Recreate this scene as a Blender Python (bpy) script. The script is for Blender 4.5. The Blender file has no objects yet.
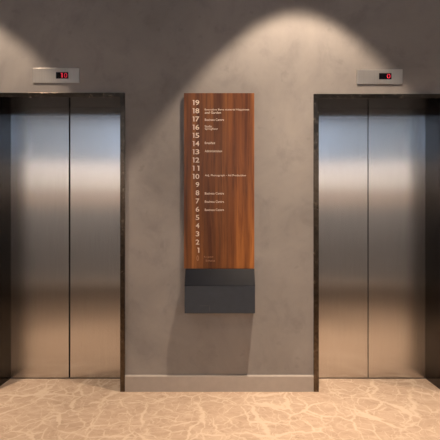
import bpy, bmesh, math, random
from mathutils import Vector, Matrix
random.seed(7)
C = bpy.context.scene.collection
SC = bpy.context.scene

# ------------------------------------------------------------------ scale of the place
PXM = 128.0          # photograph pixels per metre on the elevator wall
DIST = 3.4           # camera to elevator wall
EYE = 1.306           # camera height
FOC = PXM * DIST
def PX(px, depth=DIST): return (px - 220.0) * depth / FOC
def PZ(py, depth=DIST): return EYE + (224.0 - py) * depth / FOC
REC = 0.28           # depth of the door recess
CEIL = 3.95
BACK = -6.0          # opposite wall of the lobby
SIDE = 5.2

# ------------------------------------------------------------------ helpers
def tag(o, label=None, cat=None, group=None, kind=None):
    if label: o['label'] = label
    if cat: o['category'] = cat
    if group: o['group'] = group
    if kind: o['kind'] = kind
    return o

def empty(name, loc):
    o = bpy.data.objects.new(name, None); C.objects.link(o)
    o.location = loc; o.empty_display_size = 0.1
    return o

def link(name, bm, mat, parent=None, bevel=0.0, segs=2, smooth=False):
    bmesh.ops.recalc_face_normals(bm, faces=bm.faces)
    if parent is not None:
        root = parent; off = Vector((0, 0, 0))
        while root is not None:
            off += root.location; root = root.parent
        bmesh.ops.translate(bm, verts=bm.verts, vec=-off)
    me = bpy.data.meshes.new(name); bm.to_mesh(me); bm.free()
    me.materials.append(mat)
    o = bpy.data.objects.new(name, me); C.objects.link(o)
    if parent is not None: o.parent = parent
    if smooth:
        for p in me.polygons: p.use_smooth = True
    if bevel:
        m = o.modifiers.new('bevel', 'BEVEL'); m.width = bevel; m.segments = segs
        m.limit_method = 'ANGLE'
    return o

def box(x0, x1, y0, y1, z0, z1, bm=None):
    bm = bm or bmesh.new()
    v = [bm.verts.new(p) for p in [(x0,y0,z0),(x1,y0,z0),(x1,y1,z0),(x0,y1,z0),
                                   (x0,y0,z1),(x1,y0,z1),(x1,y1,z1),(x0,y1,z1)]]
    for f in [(0,1,2,3),(4,7,6,5),(0,4,5,1),(1,5,6,2),(2,6,7,3),(3,7,4,0)]:
        bm.faces.new([v[i] for i in f])
    return bm

def prism_xz(poly, y0, y1):
    """outline in the wall's plane, given a depth"""
    bm = bmesh.new()
    a = [bm.verts.new((x, y0, z)) for x, z in poly]
    b = [bm.verts.new((x, y1, z)) for x, z in poly]
    bm.faces.new(a); bm.faces.new(list(reversed(b)))
    n = len(poly)
    for i in range(n):
        bm.faces.new([a[i], b[i], b[(i+1) % n], a[(i+1) % n]])
    return bm

def wall_with_holes(xs, zs, hole, y0, y1):
    """slab on a grid of cells, those where hole(i,j) is true left open"""
    bm = bmesh.new()
    V = {}
    def vert(i, j, k):
        if (i,j,k) not in V: V[i,j,k] = bm.verts.new((xs[i], (y0,y1)[k], zs[j]))
        return V[i,j,k]
    nx, nz = len(xs)-1, len(zs)-1
    solid = lambda i,j: 0 <= i < nx and 0 <= j < nz and not hole(i,j)
    for i in range(nx):
        for j in range(nz):
            if not solid(i,j): continue
            for k in (0,1):
                bm.faces.new([vert(i,j,k), vert(i+1,j,k), vert(i+1,j+1,k), vert(i,j+1,k)])
            if not solid(i-1,j): bm.faces.new([vert(i,j,0),vert(i,j+1,0),vert(i,j+1,1),vert(i,j,1)])
            if not solid(i+1,j): bm.faces.new([vert(i+1,j,0),vert(i+1,j,1),vert(i+1,j+1,1),vert(i+1,j+1,0)])
            if not solid(i,j-1): bm.faces.new([vert(i,j,0),vert(i,j,1),vert(i+1,j,1),vert(i+1,j,0)])
            if not solid(i,j+1): bm.faces.new([vert(i,j+1,0),vert(i+1,j+1,0),vert(i+1,j+1,1),vert(i,j+1,1)])
    return bm

def lathe(profile, center, n=32):
    bm = bmesh.new(); rings = []
    for r, z in profile:
        rings.append([bm.verts.new((center[0]+r*math.cos(2*math.pi*k/n), center[1]+r*math.sin(2*math.pi*k/n), center[2]+z)) for k in range(n)])
    m = len(rings)
    for a in range(m):
        A, B = rings[a], rings[(a+1) % m]
        for k in range(n):
            bm.faces.new([A[k], A[(k+1)%n], B[(k+1)%n], B[k]])
    return bm

def disc(center, r, h, n=32):
    bm = bmesh.new()
    a = [bm.verts.new((center[0]+r*math.cos(2*math.pi*k/n), center[1]+r*math.sin(2*math.pi*k/n), center[2])) for k in range(n)]
    b = [bm.verts.new((v.co.x, v.co.y, center[2]+h)) for v in a]
    bm.faces.new(a); bm.faces.new(list(reversed(b)))
    for k in range(n): bm.faces.new([a[k], a[(k+1)%n], b[(k+1)%n], b[k]])
    return bm

def glyphs(text, x0, x1, z0, z1, y, mat, name, parent, weight=0.0, thick=0.0012):
    """raised lettering fitted to a rectangle of a surface that faces -y"""
    cu = bpy.data.curves.new(name, 'FONT'); cu.body = text
    cu.size = 1.0; cu.offset = weight; cu.extrude = 0.05; cu.resolution_u = 3
    tmp = bpy.data.objects.new(name, cu); C.objects.link(tmp)
    bpy.context.view_layer.update()
    me = bpy.data.meshes.new_from_object(tmp.evaluated_get(bpy.context.evaluated_depsgraph_get()))
    bpy.data.objects.remove(tmp); bpy.data.curves.remove(cu)
    bm = bmesh.new(); bm.from_mesh(me); bpy.data.meshes.remove(me)
    bmesh.ops.remove_doubles(bm, verts=bm.verts, dist=1e-4)
    ax = [v.co.x for v in bm.verts]; ay = [v.co.y for v in bm.verts]
    lx, hx, ly, hy = min(ax), max(ax), min(ay), max(ay)
    for v in bm.verts:
        u = (v.co.x-lx)/(hx-lx); w = (v.co.y-ly)/(hy-ly); d = (v.co.z+0.05)/0.1
        v.co = Vector((x0+u*(x1-x0), y - d*thick, z0+w*(z1-z0)))
    return link(name, bm, mat, parent)

def add_one(bm, x0, x1, z0, z1, y, thick):
    """the numeral 1 with a flag and a square foot, as in the sign's typeface"""
    P = [(0.42,0.0),(1.0,0.0),(1.0,1.0),(0.0,1.0),(0.0,0.84),(0.42,0.84)]
    f = [bm.verts.new((x0+u*(x1-x0), y-thick, z0+w*(z1-z0))) for u, w in P]
    b = [bm.verts.new((v.co.x, y, v.co.z)) for v in f]
    bm.faces.new(f); bm.faces.new(list(reversed(b)))
    for k in range(6): bm.faces.new([f[k], b[k], b[(k+1)%6], f[(k+1)%6]])

def number(text, edges, z0, z1, y, mat, name, parent, weight, thick=0.0012):
    """one row's number: every numeral fitted to its own (x0, x1)"""
    bm = bmesh.new()
    for ch, (a, b) in zip(text, edges):
        if ch == '1': add_one(bm, a, b, z0, z1, y, thick)
        else:
            o = glyphs(ch, a, b, z0, z1, y, mat, 'numeral', None, weight, thick)
            me = o.data; bm.from_mesh(me); bpy.data.objects.remove(o); bpy.data.meshes.remove(me)
    return link(name, bm, mat, parent)

# ------------------------------------------------------------------ materials
def srgb(r, g, b):
    f = lambda c: (c/255/12.92) if c/255 <= 0.04045 else ((c/255+0.055)/1.055)**2.4
    return (f(r), f(g), f(b), 1)

class Mat:
    def __init__(s, name):
        s.m = bpy.data.materials.new(name); s.m.use_nodes = True
        s.t = s.m.node_tree; s.N = s.t.nodes; s.L = s.t.links
        s.p = s.N['Principled BSDF']
    def n(s, kind, **kw):
        nd = s.N.new(kind)
        for k, v in kw.items():
            if k.startswith('i_'): nd.inputs[k[2:].replace('_', ' ')].default_value = v
            else: setattr(nd, k, v)
        return nd
    def l(s, a, b): s.L.new(a, b)
    def set(s, **kw):
        for k, v in kw.items(): s.p.inputs[k.replace('_', ' ')].default_value = v
        return s
    def coords(s, scale=(1,1,1), rot=(0,0,0), loc=(0,0,0)):
        g = s.n('ShaderNodeNewGeometry'); mp = s.n('ShaderNodeMapping')
        mp.inputs['Scale'].default_value = scale; mp.inputs['Rotation'].default_value = rot
        mp.inputs['Location'].default_value = loc
        s.l(g.outputs['Position'], mp.inputs['Vector'])
        return mp.outputs['Vector']
    def noise(s, vec, scale, detail=4, rough=0.55, dist=0.0):
        nd = s.n('ShaderNodeTexNoise'); nd.inputs['Scale'].default_value = scale
        nd.inputs['Detail'].default_value = detail; nd.inputs['Roughness'].default_value = rough
        nd.inputs['Distortion'].default_value = dist
        s.l(vec, nd.inputs['Vector']); return nd.outputs['Fac']
    def ramp(s, fac, stops, interp='LINEAR'):
        r = s.n('ShaderNodeValToRGB'); r.color_ramp.interpolation = interp
        e = r.color_ramp.elements
        while len(e) < len(stops): e.new(0.5)
        for k, (p, c) in enumerate(stops):
            e[k].position = p; e[k].color = c if len(c) == 4 else (*c, 1)
        s.l(fac, r.inputs['Fac']); return r.outputs['Color']
    def maprange(s, v, a, b, c, d, smooth=True):
        m = s.n('ShaderNodeMapRange'); m.interpolation_type = 'SMOOTHSTEP' if smooth else 'LINEAR'
        for k, x in zip(('From Min','From Max','To Min','To Max'), (a,b,c,d)): m.inputs[k].default_value = x
        s.l(v, m.inputs['Value']); return m.outputs['Result']
    def math(s, op, a, b):
        m = s.n('ShaderNodeMath', operation=op)
        for k, x in enumerate((a, b)):
            if isinstance(x, (int, float)): m.inputs[k].default_value = x
            else: s.l(x, m.inputs[k])
        return m.outputs[0]
    def mix(s, fac, a, b, mode='MIX'):
        m = s.n('ShaderNodeMix', data_type='RGBA', blend_type=mode)
        for k, x in ((0, fac), (6, a), (7, b)):
            if isinstance(x, (int, float, tuple)): m.inputs[k].default_value = x
            else: s.l(x, m.inputs[k])
        return m.outputs[2]
    def bump(s, h, strength, dist):
        b = s.n('ShaderNodeBump'); b.inputs['Strength'].default_value = strength
        b.inputs['Distance'].default_value = dist
        s.l(h, b.inputs['Height']); s.l(b.outputs[0], s.p.inputs['Normal'])
    def color(s, c): s.l(c, s.p.inputs['Base Color'])

def plain(name, col, rough=0.5, metal=0.0, var=0.08, scale=20):
    k = Mat(name); k.set(Roughness=rough, Metallic=metal)
    f = k.noise(k.coords(), scale)
    d = tuple(c*(1-var) for c in col[:3]) + (1,); h = tuple(min(1, c*(1+var)) for c in col[:3]) + (1,)
    k.color(k.ramp(f, [(0.3, d), (0.7, h)])); return k.m

def make_concrete():
    k = Mat('microcement'); k.set(Roughness=0.75)
    v = k.coords()
    big = k.noise(v, 1.3, 5, 0.6, 0.6)
    mid = k.noise(k.coords(scale=(1,1,0.8), loc=(3,1,2)), 5.0, 5, 0.6, 0.4)
    c = k.ramp(big, [(0.3, (0.250,0.236,0.229)), (0.5, (0.300,0.283,0.274)), (0.70, (0.352,0.331,0.318))])
    c2 = k.ramp(mid, [(0.30, (0.78,0.78,0.79)), (0.48, (1,1,1)), (0.70, (1.08,1.07,1.05))])
    c = k.mix(0.75, c, c2, 'MULTIPLY')
    spots = k.noise(k.coords(loc=(4,0,9)), 9.0, 3, 0.5, 0.3)
    c = k.mix(k.maprange(spots, 0.64, 0.72, 0.0, 0.22), c, (0.16,0.15,0.145,1))
    k.color(c)
    k.bump(k.noise(v, 40, 4), 0.08, 0.004)
    return k.m

def make_carpet():
    k = Mat('veined_carpet'); k.set(Roughness=0.95)
    k.p.inputs['Specular IOR Level'].default_value = 0.12
    v = k.coords()
    w = k.n('ShaderNodeTexNoise'); w.inputs['Scale'].default_value = 2.6; w.inputs['Detail'].default_value = 5
    w.inputs['Roughness'].default_value = 0.6
    k.l(v, w.inputs['Vector'])
    sub = k.n('ShaderNodeVectorMath', operation='SUBTRACT'); k.l(w.outputs['Color'], sub.inputs[0]); sub.inputs[1].default_value = (0.5,0.5,0.5)
    def veins(scale, warp, wid, loc, rot):
        sc = k.n('ShaderNodeVectorMath', operation='SCALE'); sc.inputs['Scale'].default_value = warp
        k.l(sub.outputs[0], sc.inputs[0])
        ad = k.n('ShaderNodeVectorMath', operation='ADD')
        k.l(k.coords(loc=loc, rot=(0,0,rot), scale=(1,0.8,1)), ad.inputs[0]); k.l(sc.outputs[0], ad.inputs[1])
        vo = k.n('ShaderNodeTexVoronoi', feature='DISTANCE_TO_EDGE', voronoi_dimensions='2D'); vo.inputs['Scale'].default_value = scale
        k.l(ad.outputs[0], vo.inputs['Vector'])
        wv = k.maprange(k.noise(k.coords(loc=loc), scale*0.8, 3), 0.42, 0.70, 0.0, wid, False)
        d = k.math('SUBTRACT', wv, vo.outputs['Distance'])
        return k.maprange(d, -0.022, 0.022, 0.0, 1.0)
    a = veins(2.6, 0.30, 0.065, (0.35,0.2,0), 0.6)
    b = veins(4.4, 0.24, 0.065, (2.1,1.4,0), -0.5)
    c = k.math('MULTIPLY', veins(7.5, 0.20, 0.075, (5.3,3.1,0), 0.2), 0.8)
    e = k.math('MULTIPLY', veins(14.0, 0.16, 0.085, (1.3,6.1,0), -0.3), 0.55)
    vein = k.math('MAXIMUM', k.math('MAXIMUM', a, b), k.math('MAXIMUM', c, e))
    soft = k.noise(k.coords(scale=(1,1.6,1), rot=(0,0,0.5)), 6.0, 6, 0.68, 1.2)
    base = k.ramp(soft, [(0.28, (0.355,0.262,0.196)), (0.5, (0.43,0.325,0.246)), (0.72, (0.50,0.392,0.305))])
    dk = k.noise(k.coords(loc=(7,2,0)), 11.0, 7, 0.75, 2.0)
    dark = k.maprange(dk, 0.56, 0.68, 0.0, 0.6)
    base = k.mix(dark, base, (0.26,0.18,0.128,1))
    col = k.mix(k.math('MULTIPLY', vein, 0.72), base, (0.585,0.48,0.38,1))
    k.color(col)
    k.bump(k.noise(v, 260, 3), 0.35, 0.004)
    return k.m

def make_wood():
    k = Mat('rosewood_veneer'); k.set(Roughness=0.38)
    k.p.inputs['Specular IOR Level'].default_value = 0.35
    g = k.n('ShaderNodeNewGeometry'); sx = k.n('ShaderNodeSeparateXYZ'); k.l(g.outputs['Position'], sx.inputs[0])
    x = sx.outputs['X']
    # a figured leaf of veneer: long wavy grain, broad bands and fine pores
    wob = k.noise(k.coords(scale=(1.6,1,0.9)), 1.5, 3)
    warp = k.math('MULTIPLY', k.math('SUBTRACT', wob, 0.5), 0.035)
    xx = k.math('ADD', x, warp)
    cb = k.n('ShaderNodeCombineXYZ'); k.l(xx, cb.inputs[0])
    zz = k.math('MULTIPLY', sx.outputs['Z'], 0.045); k.l(zz, cb.inputs[2])
    band = k.noise(cb.outputs[0], 13.0, 2, 0.5)
    fine = k.noise(cb.outputs[0], 60.0, 4, 0.65)
    pore = k.noise(k.coords(scale=(1,1,0.02)), 330.0, 2, 0.5)
    c1 = k.ramp(band, [(0.28, srgb(78,44,27)), (0.45, srgb(108,67,39)), (0.56, srgb(130,83,47)), (0.70, srgb(160,106,60))])
    c2 = k.ramp(fine, [(0.32, (0.52,0.44,0.40)), (0.5, (0.95,0.93,0.9)), (0.7, (1.12,1.08,1.0))])
    c3 = k.ramp(pore, [(0.35, (0.8,0.76,0.72)), (0.55, (1,1,1))])
    c = k.mix(0.9, c1, c2, 'MULTIPLY'); c = k.mix(0.5, c, c3, 'MULTIPLY')
    # the leaf is paler and more orange on its sapwood side
    side = k.maprange(xx, 0.045, 0.085, 0.0, 1.0)
    c = k.mix(k.math('MULTIPLY', side, 0.9), c, (1.42,1.34,1.15,1), 'MULTIPLY')
    k.color(c)
    return k.m

def make_steel(name, col, rough, aniso, grain=0.5):
    k = Mat(name); k.set(Metallic=1.0, Roughness=rough)
    k.p.inputs['Anisotropic'].default_value = aniso
    t = k.n('ShaderNodeCombineXYZ'); t.inputs[0].default_value = 1; t.inputs[2].default_value = 0
    k.l(t.outputs[0], k.p.inputs['Tangent'])
    st = k.noise(k.coords(scale=(1,1,0.015)), 260, 3, 0.6)
    d = tuple(c*0.93 for c in col)+(1,); h = tuple(min(1,c*1.05) for c in col)+(1,)
    k.color(k.ramp(st, [(0.3, d), (0.7, h)]))
    return k.m

def make_dark_metal():
    k = Mat('polished_bronze'); k.set(Metallic=1.0, Roughness=0.2)
    v = k.coords()
    f = k.noise(v, 30, 4, 0.65)
    k.color(k.ramp(f, [(0.3, (0.065,0.05,0.04)), (0.7, (0.15,0.118,0.088))]))
    k.l(k.maprange(f, 0.3, 0.7, 0.14, 0.3, False), k.p.inputs['Roughness'])
    k.bump(k.noise(v, 16, 3), 0.16, 0.006)
    return k.m

def make_lining():
    k = Mat('dark_polished_lining'); k.set(Metallic=1.0, Roughness=0.12)
    k.color(k.ramp(k.noise(k.coords(), 6, 3), [(0.3, (0.034,0.031,0.029)), (0.7, (0.046,0.041,0.038))]))
    return k.m

def emit(name, col, strength):
    k = Mat(name); k.set(Base_Color=col, Roughness=0.4)
    k.p.inputs['Emission Color'].default_value = col; k.p.inputs['Emission Strength'].default_value = strength
    return k.m

M_wall = make_concrete(); M_floor = make_carpet(); M_wood = make_wood()
M_steel = make_steel('brushed_steel', (0.63,0.61,0.60), 0.21, 0.98)
M_plate = make_steel('satin_plate', (0.62,0.58,0.53), 0.45, 0.3)
M_bronze = make_dark_metal(); M_lining = make_lining()
M_base = plain('skirting_paint', (0.43,0.39,0.36), 0.55, var=0.04)
M_black = plain('black_glass', (0.004,0.006,0.012), 0.4, var=0.1); M_black.node_tree.nodes['Principled BSDF'].inputs['Specular IOR Level'].default_value = 0.12
M_char = plain('charcoal_laminate', (0.032,0.042,0.060), 0.6, var=0.08)
M_core = plain('dark_edge_board', (0.05,0.03,0.02), 0.6)
M_rubber = plain('black_rubber', (0.012,0.011,0.01), 0.7)
M_sill = plain('dark_aluminium', (0.06,0.05,0.042), 0.6, 0.6)
M_ink = plain('cream_lettering', (0.86,0.74,0.62), 0.5, var=0.02)
M_dim = plain('faded_lettering', (0.42,0.24,0.14), 0.5, var=0.02)
M_mark = plain('grey_mark', (0.075,0.075,0.08), 0.5, var=0.02)
M_red = emit('red_led', (1.0,0.045,0.09,1), 0.55)
M_disp = plain('display_glass', (0.006,0.005,0.008), 0.12)
M_ceil = plain('ceiling_paint', (0.13,0.13,0.135), 0.85, var=0.03, scale=2)
M_cream = plain('pale_plaster', (0.88,0.83,0.78), 0.8, var=0.04, scale=2)  # unseen reflecting board for the bright strip on the doors
M_grey = plain('cool_grey_paint', (0.68,0.70,0.72), 0.8, var=0.03, scale=2)
M_tan = plain('tan_board', (0.62,0.50,0.42), 0.7, var=0.05, scale=4)
M_mist = plain('pale_grey_board', (0.70,0.66,0.65), 0.7, var=0.05, scale=4)
M_blue = plain('slate_panel', (0.38,0.365,0.36), 0.6, var=0.06, scale=3)
M_frame = plain('window_frame_metal', (0.25,0.25,0.26), 0.4, 0.6)
M_white = plain('white_enamel', (0.8,0.8,0.78), 0.4)
M_lamp = emit('lamp_lens', (1.0,0.80,0.58,1), 3.0)
def make_glass(name, tint):
    k = Mat(name)
    tr = k.n('ShaderNodeBsdfTransparent'); tr.inputs[0].default_value = tint; gl = k.n('ShaderNodeBsdfGlossy'); gl.inputs['Roughness'].default_value = 0.02
    fr = k.n('ShaderNodeFresnel'); fr.inputs['IOR'].default_value = 1.3
    mx = k.n('ShaderNodeMixShader')
    k.l(fr.outputs[0], mx.inputs[0]); k.l(tr.outputs[0], mx.inputs[1]); k.l(gl.outputs[0], mx.inputs[2])
    k.l(mx.outputs[0], k.N['Material Output'].inputs['Surface'])
    return k.m
M_glass = make_glass('window_glass', (0.95,0.98,1,1)); M_tint = make_glass('tinted_glass', (0.54,0.56,0.55,1)); M_bronzeglass = make_glass('bronze_glass', (0.585,0.535,0.475,1))

# ------------------------------------------------------------------ the elevators' measures (px of the photograph on the wall plane)
LIFTS = [dict(x0=PX(-6.4), x1=PX(120.6), top=PZ(97.6), tw=PX(125.2)-PX(120.6), th=4.3/PXM, gap=0.012),
         dict(x0=PX(318.4), x1=PX(442.2), top=PZ(98.8), tw=PX(318.4)-PX(313.3), th=4.3/PXM, gap=0.006)]

# ------------------------------------------------------------------ setting
A, B = LIFTS
xs = [-SIDE, A['x0']-0.02, A['x1']+0.02, B['x0']-0.02, B['x1']+0.02, SIDE]
ztop = max(A['top'], B['top']) + 0.02
wall = link('wall_back', wall_with_holes(xs, [0, ztop, CEIL], lambda i, j: j == 0 and i in (1, 3), 0.0, 0.40), M_wall)
tag(wall, kind='structure')
tag(link('floor', box(-SIDE, SIDE, BACK, 0.275, -0.06, 0.0), M_floor), kind='structure')
tag(link('ceiling', box(-SIDE, SIDE, BACK, 0.40, CEIL, CEIL+0.1), M_ceil), kind='structure')
tag(link('wall_left', box(-SIDE-0.2, -SIDE, BACK, 0.40, 0, CEIL), M_blue), kind='structure')
tag(link('wall_right', box(SIDE, SIDE+0.2, BACK, 0.40, 0, CEIL), M_blue), kind='structure')
# opposite wall of the lobby, behind the camera: boards and windows added to reflect in the doors
WZ0, WZ1 = 2.72, 3.75
WIN = [(-5.1, -4.2), (-4.1, -1.95), (-1.8, -0.1), (0.1, 1.8), (1.95, 3.1), (3.2, 4.3), (4.4, 5.1)]  # added windows: outer ones tone the door reflections, central pair gives cool fill
GLASS = ['tint', 'bronze', 'clear', 'clear', 'bronze', 'tint', 'bronze']  # tint and bronze panes added to dim the sky mirrored in the doors
wx = [-SIDE] + [q for w in WIN for q in w] + [SIDE]
tag(link('wall_front', wall_with_holes(wx, [0, WZ0, WZ1, CEIL], lambda i, j: i % 2 == 1 and j == 1, BACK-0.25, BACK), M_grey), kind='structure')
tag(link('trim_1', box(-SIDE, SIDE, BACK, BACK+0.03, 0, 1.70), M_blue, bevel=0.004), kind='structure')  # dado and boards added: their tones shape the bands mirrored in the doors
tag(link('trim_2', box(-SIDE, SIDE, BACK, BACK+0.02, 1.70, 2.10), M_tan, bevel=0.004), kind='structure')
tag(link('trim_3', box(-SIDE, SIDE, BACK, BACK+0.03, 2.10, 2.36), M_cream, bevel=0.004), kind='structure')
tag(link('trim_4', box(-SIDE, SIDE, BACK, BACK+0.02, 2.36, 2.68), M_mist, bevel=0.004), kind='structure')
for i, (a, b) in enumerate(WIN):
    bm = wall_with_holes([a, a+0.04, b-0.04, b], [WZ0, WZ0+0.04, WZ1-0.04, WZ1], lambda p, q: p == 1 and q == 1, BACK-0.16, BACK-0.10)
    fr = tag(link('window_%d' % (i+1), bm, M_frame), kind='structure')
    link('pane', box(a+0.04, b-0.04, BACK-0.136, BACK-0.128, WZ0+0.04, WZ1-0.04), {'clear': M_glass, 'tint': M_tint, 'bronze': M_bronzeglass}[GLASS[i]], fr)
tag(link('wall_shaft', box(-SIDE, SIDE, 0.405, 0.45, -0.06, CEIL), M_rubber), kind='structure')  # unseen sheet added behind the doors to stop sky light leaking under them
# skirting between the elevators and at their outer sides
def skirting(name, x0, x1):
    h = PZ(375.5, DIST-0.014); y = -0.014
    prof = [(0.0, 0.0), (y, 0.0), (y, h-0.010), (y+0.006, h), (0.0, h)]
    bm = bmesh.new()
    a = [bm.verts.new((x0, q, z)) for q, z in prof]; b = [bm.verts.new((x1, q, z)) for q, z in prof]
    bm.faces.new(a); bm.faces.new(list(reversed(b)))
    for i in range(5): bm.faces.new([a[i], a[(i+1)%5], b[(i+1)%5], b[i]])
    tag(link(name, bm, M_base), kind='structure')
skirting('baseboard_back', A['x1']+A['tw']+0.001, B['x0']-B['tw']-0.001)
skirting('baseboard_left', -SIDE, A['x0']-A['tw']-0.001)
skirting('baseboard_right', B['x1']+B['tw']+0.001, SIDE)

# ------------------------------------------------------------------ elevators
def elevator(d, label):
    x0, x1, top, tw, th = d['x0'], d['x1'], d['top'], d['tw'], d['th']
    cx = (x0+x1)/2
    root = empty('elevator', (cx, 0, 0)); tag(root, label, 'elevator', 'elevators in the lobby wall')
    dy = REC                                          # front face of the leaves
    # polished surround: two jambs and a header, each an L of face and lining
    fr = link('door_frame', prism_xz([(x0-tw, top), (x1+tw, top), (x1+tw, top+th), (x0-tw, top+th)], -0.016, -0.0005), M_bronze, root, bevel=0.0008)
    link('soffit', box(x0-0.018, x1+0.018, 0.0, dy-0.003, top, top+0.018), M_lining, fr, bevel=0.001)
    for s, xe in ((-1, x0), (1, x1)):
        face = box(min(xe, xe+s*tw), max(xe, xe+s*tw), -0.016, -0.0005, 0.0, top)
        jf = link('jamb', face, M_bronze, fr, bevel=0.0015)
        link('jamb_lining', box(min(xe, xe+s*0.018), max(xe, xe+s*0.018), 0.0, dy-0.003, 0.0, top), M_lining, fr)
    # two sliding leaves of brushed steel, parted by a dark rubber seal
    g = d['gap']; z0 = 0.006
    for a, b in ((x0-0.015, cx-g/2), (cx+g/2, x1+0.015)):
        link('door_leaf', box(a, b, dy, dy+0.035, z0, top+0.015), M_steel, root, bevel=0.002)
    link('rubber_seal', box(cx-g/2+0.0002, cx+g/2-0.0002, dy+0.012, dy+0.034, z0, top+0.014), M_rubber, root)
    link('threshold', box(x0, x1, dy-0.004, dy+0.05, -0.02, 0.002), M_sill, root)
    return root
elevator(A, 'brushed steel elevator doors under the floor display reading 10')
elevator(B, 'brushed steel elevator doors under the floor display reading 0')

# ------------------------------------------------------------------ floor indicators above the doors
def indicator(xa, xb, ya, yb, dx0, dx1, dy0, dy1, digits, label):
    t = 0.008; dep = DIST - t
    X0, X1, Z0, Z1 = PX(xa,dep), PX(xb,dep), PZ(yb,dep), PZ(ya,dep)
    root = empty('floor_indicator', ((X0+X1)/2, 0, Z0)); tag(root, label, 'floor indicator', 'floor indicators above the elevators')
    link('face_plate', box(X0, X1, -t, -0.0003, Z0, Z1), M_plate, root, bevel=0.001)
    ds = link('display', box(PX(dx0,dep), PX(dx1,dep), -t-0.0015, -t+0.001, PZ(dy1,dep), PZ(dy0,dep)), M_disp, root)
    for ch, a, b in digits:
        number(ch, [(PX(a,dep), PX(b,dep))], PZ(dy1-0.8,dep), PZ(dy0+0.8,dep), -t-0.0016, M_red, 'digit', ds, -0.012, 0.0006)
indicator(32.8, 79.2, 68.0, 82.8, 56.0, 68.2, 72.2, 78.6, [('1', 61.0, 62.6), ('0', 64.2, 67.2)],
          'steel floor indicator plate with a red 10 on its black display')
indicator(357.0, 402.6, 69.2, 84.0, 379.0, 391.4, 73.2, 79.3, [('0', 386.9, 390.3)],
          'steel floor indicator plate with a single red 0 on its display')

# ------------------------------------------------------------------ directory sign
ST = 0.028; SF = 0.105           # the veneer lies close to the wall, the foot stands out from it
SD, FD = DIST - ST, DIST - SF
sx = lambda p: PX(p, SD); sz = lambda p: PZ(p, SD)
fx = lambda p: PX(p, FD); fz = lambda p: PZ(p, FD)
sign = empty('directory_sign', (sx(219.3), 0, fz(313.3)))
tag(sign, 'tall wood veneer floor directory with white numbers and a charcoal foot on the wall', 'sign')
def profile_x(prof, x0, x1):
    bm = bmesh.new()
    a = [bm.verts.new((x0, y, z)) for y, z in prof]; b = [bm.verts.new((x1, y, z)) for y, z in prof]
    bm.faces.new(a); bm.faces.new(list(reversed(b))); n = len(prof)
    for i in range(n): bm.faces.new([a[i], a[(i+1)%n], b[(i+1)%n], b[i]])
    return bm
link('backing_board', box(sx(185.0), sx(253.4), -0.012, -0.0005, sz(267.5), sz(94.0)), M_core, sign)
panel = link('wood_panel', box(sx(184.0), sx(254.3), -ST, -0.0122, sz(268.6), sz(93.0)), M_wood, sign, bevel=0.0012)
zt, zm, zb = sz(268.8), fz(286.0), fz(313.3)
foot = link('charcoal_panel', profile_x([(-0.0005, zt-0.012), (-0.0005, zb), (-SF, zb), (-SF, zm), (-ST+0.004, zt-0.012)], fx(184.6), fx(255.1)), M_char, sign, bevel=0.001)
link('black_band', profile_x([(-ST+0.004, zt-0.0115), (-SF-0.0005, zm+0.0005), (-SF-0.0005, zm+0.003), (-ST-0.001, zt), (-0.0005, zt), (-0.0005, zt-0.0115)], fx(184.6), fx(255.1)), M_black, sign)
fy = -ST - 0.0002
for n in range(19, 0, -1):
    yc = 102.6 + 8.2*(19-n); h = 2.5; R = 199.3
    if n >= 10: E = [(R-6.6, R-4.9), (R-3.9 if n != 11 else R-2.0, R)]
    else: E = [(R-(1.9 if n == 1 else 3.6), R)]
    number(str(n), [(sx(a), sx(b)) for a, b in E], sz(yc+h), sz(yc-h), fy, M_ink, 'number_lettering', panel, 0.012)
CAP = [('Executive Bene material Happiness', 204.8, 249.2, 109.8), ('and Garden', 204.8, 221.0, 112.6),
       ('Business Centre', 204.8, 224.0, 119.7), ('Studio', 204.8, 212.0, 126.3), ('Springfloor', 204.8, 218.0, 129.1),
       ('Breakfast', 204.8, 215.2, 142.9), ('Administration', 204.8, 222.0, 151.0),
       ('Adj. Photograph - Ad Production', 204.8, 246.0, 175.6),
       ('Business Centre', 204.8, 224.0, 193.4), ('Business Centre', 204.8, 224.0, 201.6), ('Business Centre', 204.8, 224.0, 209.8)]
for s, a, b, yc in CAP:
    glyphs(s, sx(a), sx(b), sz(yc+1.15), sz(yc-1.15), fy, M_ink, 'caption_lettering', panel, 0.012, 0.0008)
glyphs('0', sx(196.6), sx(198.8), sz(260.8), sz(255.4), fy, M_dim, 'number_lettering', panel, 0.0, 0.0006)
glyphs('Reception', sx(204.2), sx(213.2), sz(258.0), sz(256.0), fy, M_dim, 'caption_lettering', panel, 0.0, 0.0006)
glyphs('Entrance', sx(205.8), sx(215.0), sz(261.6), sz(259.6), fy, M_dim, 'caption_lettering', panel, 0.0, 0.0006)
link('logo_mark', box(fx(209.4), fx(209.8), -SF-0.0008, -SF-0.0002, fz(311.4), fz(306.0)), M_mark, foot)
link('logo_line', box(fx(199.5), fx(208.6), -SF-0.0008, -SF-0.0002, fz(305.9), fz(305.6)), M_mark, foot)

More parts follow.
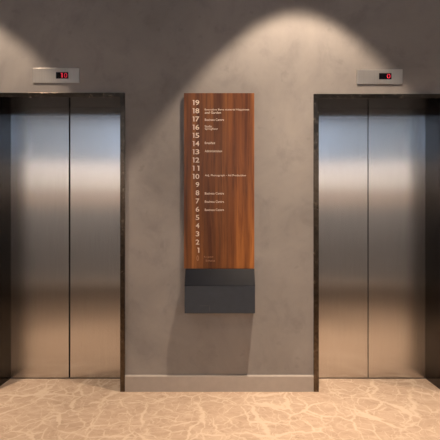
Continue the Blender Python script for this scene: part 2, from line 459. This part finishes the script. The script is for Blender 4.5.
# ------------------------------------------------------------------ lamps
WARM = (1.0, 0.77, 0.57)
def spot(x, y, z, power, half, blend, col=WARM, rad=0.035):
    l = bpy.data.lights.new('downlight_beam', 'SPOT'); l.energy = power; l.color = col
    l.spot_size = 2*math.radians(half); l.spot_blend = blend; l.shadow_soft_size = rad
    o = bpy.data.objects.new('downlight_beam', l); C.objects.link(o); o.location = (x, y, z)
    return o
proto = None
def downlight(x, y, label, group):
    global proto
    z = CEIL
    if proto is None:
        root = empty('downlight', (x, y, z)); proto = root
        link('bezel', lathe([(0.062,-0.001),(0.085,-0.001),(0.083,-0.008),(0.066,-0.010)], (x,y,z)), M_white, root, smooth=False)
        link('lens', disc((x,y,z-0.004), 0.060, 0.0035), M_lamp, root)
    else:
        root = proto.copy(); C.objects.link(root); root.location = (x, y, z)
        for ch in list(proto.children):
            c = ch.copy(); C.objects.link(c); c.parent = root
    tag(root, label, 'ceiling light', group)
LX = [PX(-43), PX(297), PX(637), PX(-383)]
for x in LX:
    downlight(x, -0.70, 'small round ceiling downlight close to the elevator wall, lighting it in an arc', 'downlights along the elevator wall')
    f = 0.55 if x < -1 else 1.0                       # the lamp beside the left elevator burns weaker
    spot(x, -0.70, CEIL-0.03, 285*(0.72 if x < -1 else 1.0), 37.0, 0.20)
    spot(x, -0.70, CEIL-0.03, 520*f, 26.0, 1.0)
    spot(x, -0.70, CEIL-0.03, 140*f, 16.0, 1.0)
downlight(LX[1], -2.9, 'small round ceiling downlight over the middle of the carpet', None)
spot(LX[1], -2.9, CEIL-0.03, 80, 56.0, 0.7)
for x in (-4.25, -2.55, -0.85, 0.85, 2.55, 4.25):  # added lamps, unseen; brighten the boards so the doors reflect a bright band
    downlight(x, BACK+0.7, 'small round ceiling downlight washing the pale wall opposite the elevators', 'downlights along the pale wall')
    o = spot(x, BACK+0.7, CEIL-0.03, 670, 26.0, 0.8, (1.0,0.92,0.84))
    o.rotation_euler = (-math.atan2(0.7, 1.65), 0, 0)  # tilted towards the pale boards

# dusk sky beyond the added high windows
w = bpy.data.worlds.new('dusk'); SC.world = w; w.use_nodes = True
bg = w.node_tree.nodes['Background']; bg.inputs[0].default_value = (0.62,0.74,0.95,1); bg.inputs[1].default_value = 2.3

# ------------------------------------------------------------------ camera and picture
cam = bpy.data.cameras.new('camera'); co = bpy.data.objects.new('camera', cam); C.objects.link(co)
co.location = (0, -DIST, EYE); co.rotation_euler = (math.radians(90), 0, 0)
cam.sensor_width = 36; cam.lens = 36*FOC/440; cam.shift_y = 4/440; cam.clip_start = 0.05
SC.camera = co
SC.view_settings.view_transform = 'Standard'; SC.view_settings.look = 'None'
SC.view_settings.gamma = 1; SC.view_settings.use_curve_mapping = False
SC.view_settings.exposure = 0.0
SC.cycles.use_denoising = True
SC.cycles.max_bounces = 10; SC.cycles.diffuse_bounces = 5; SC.cycles.glossy_bounces = 6
SC.cycles.sample_clamp_indirect = 6
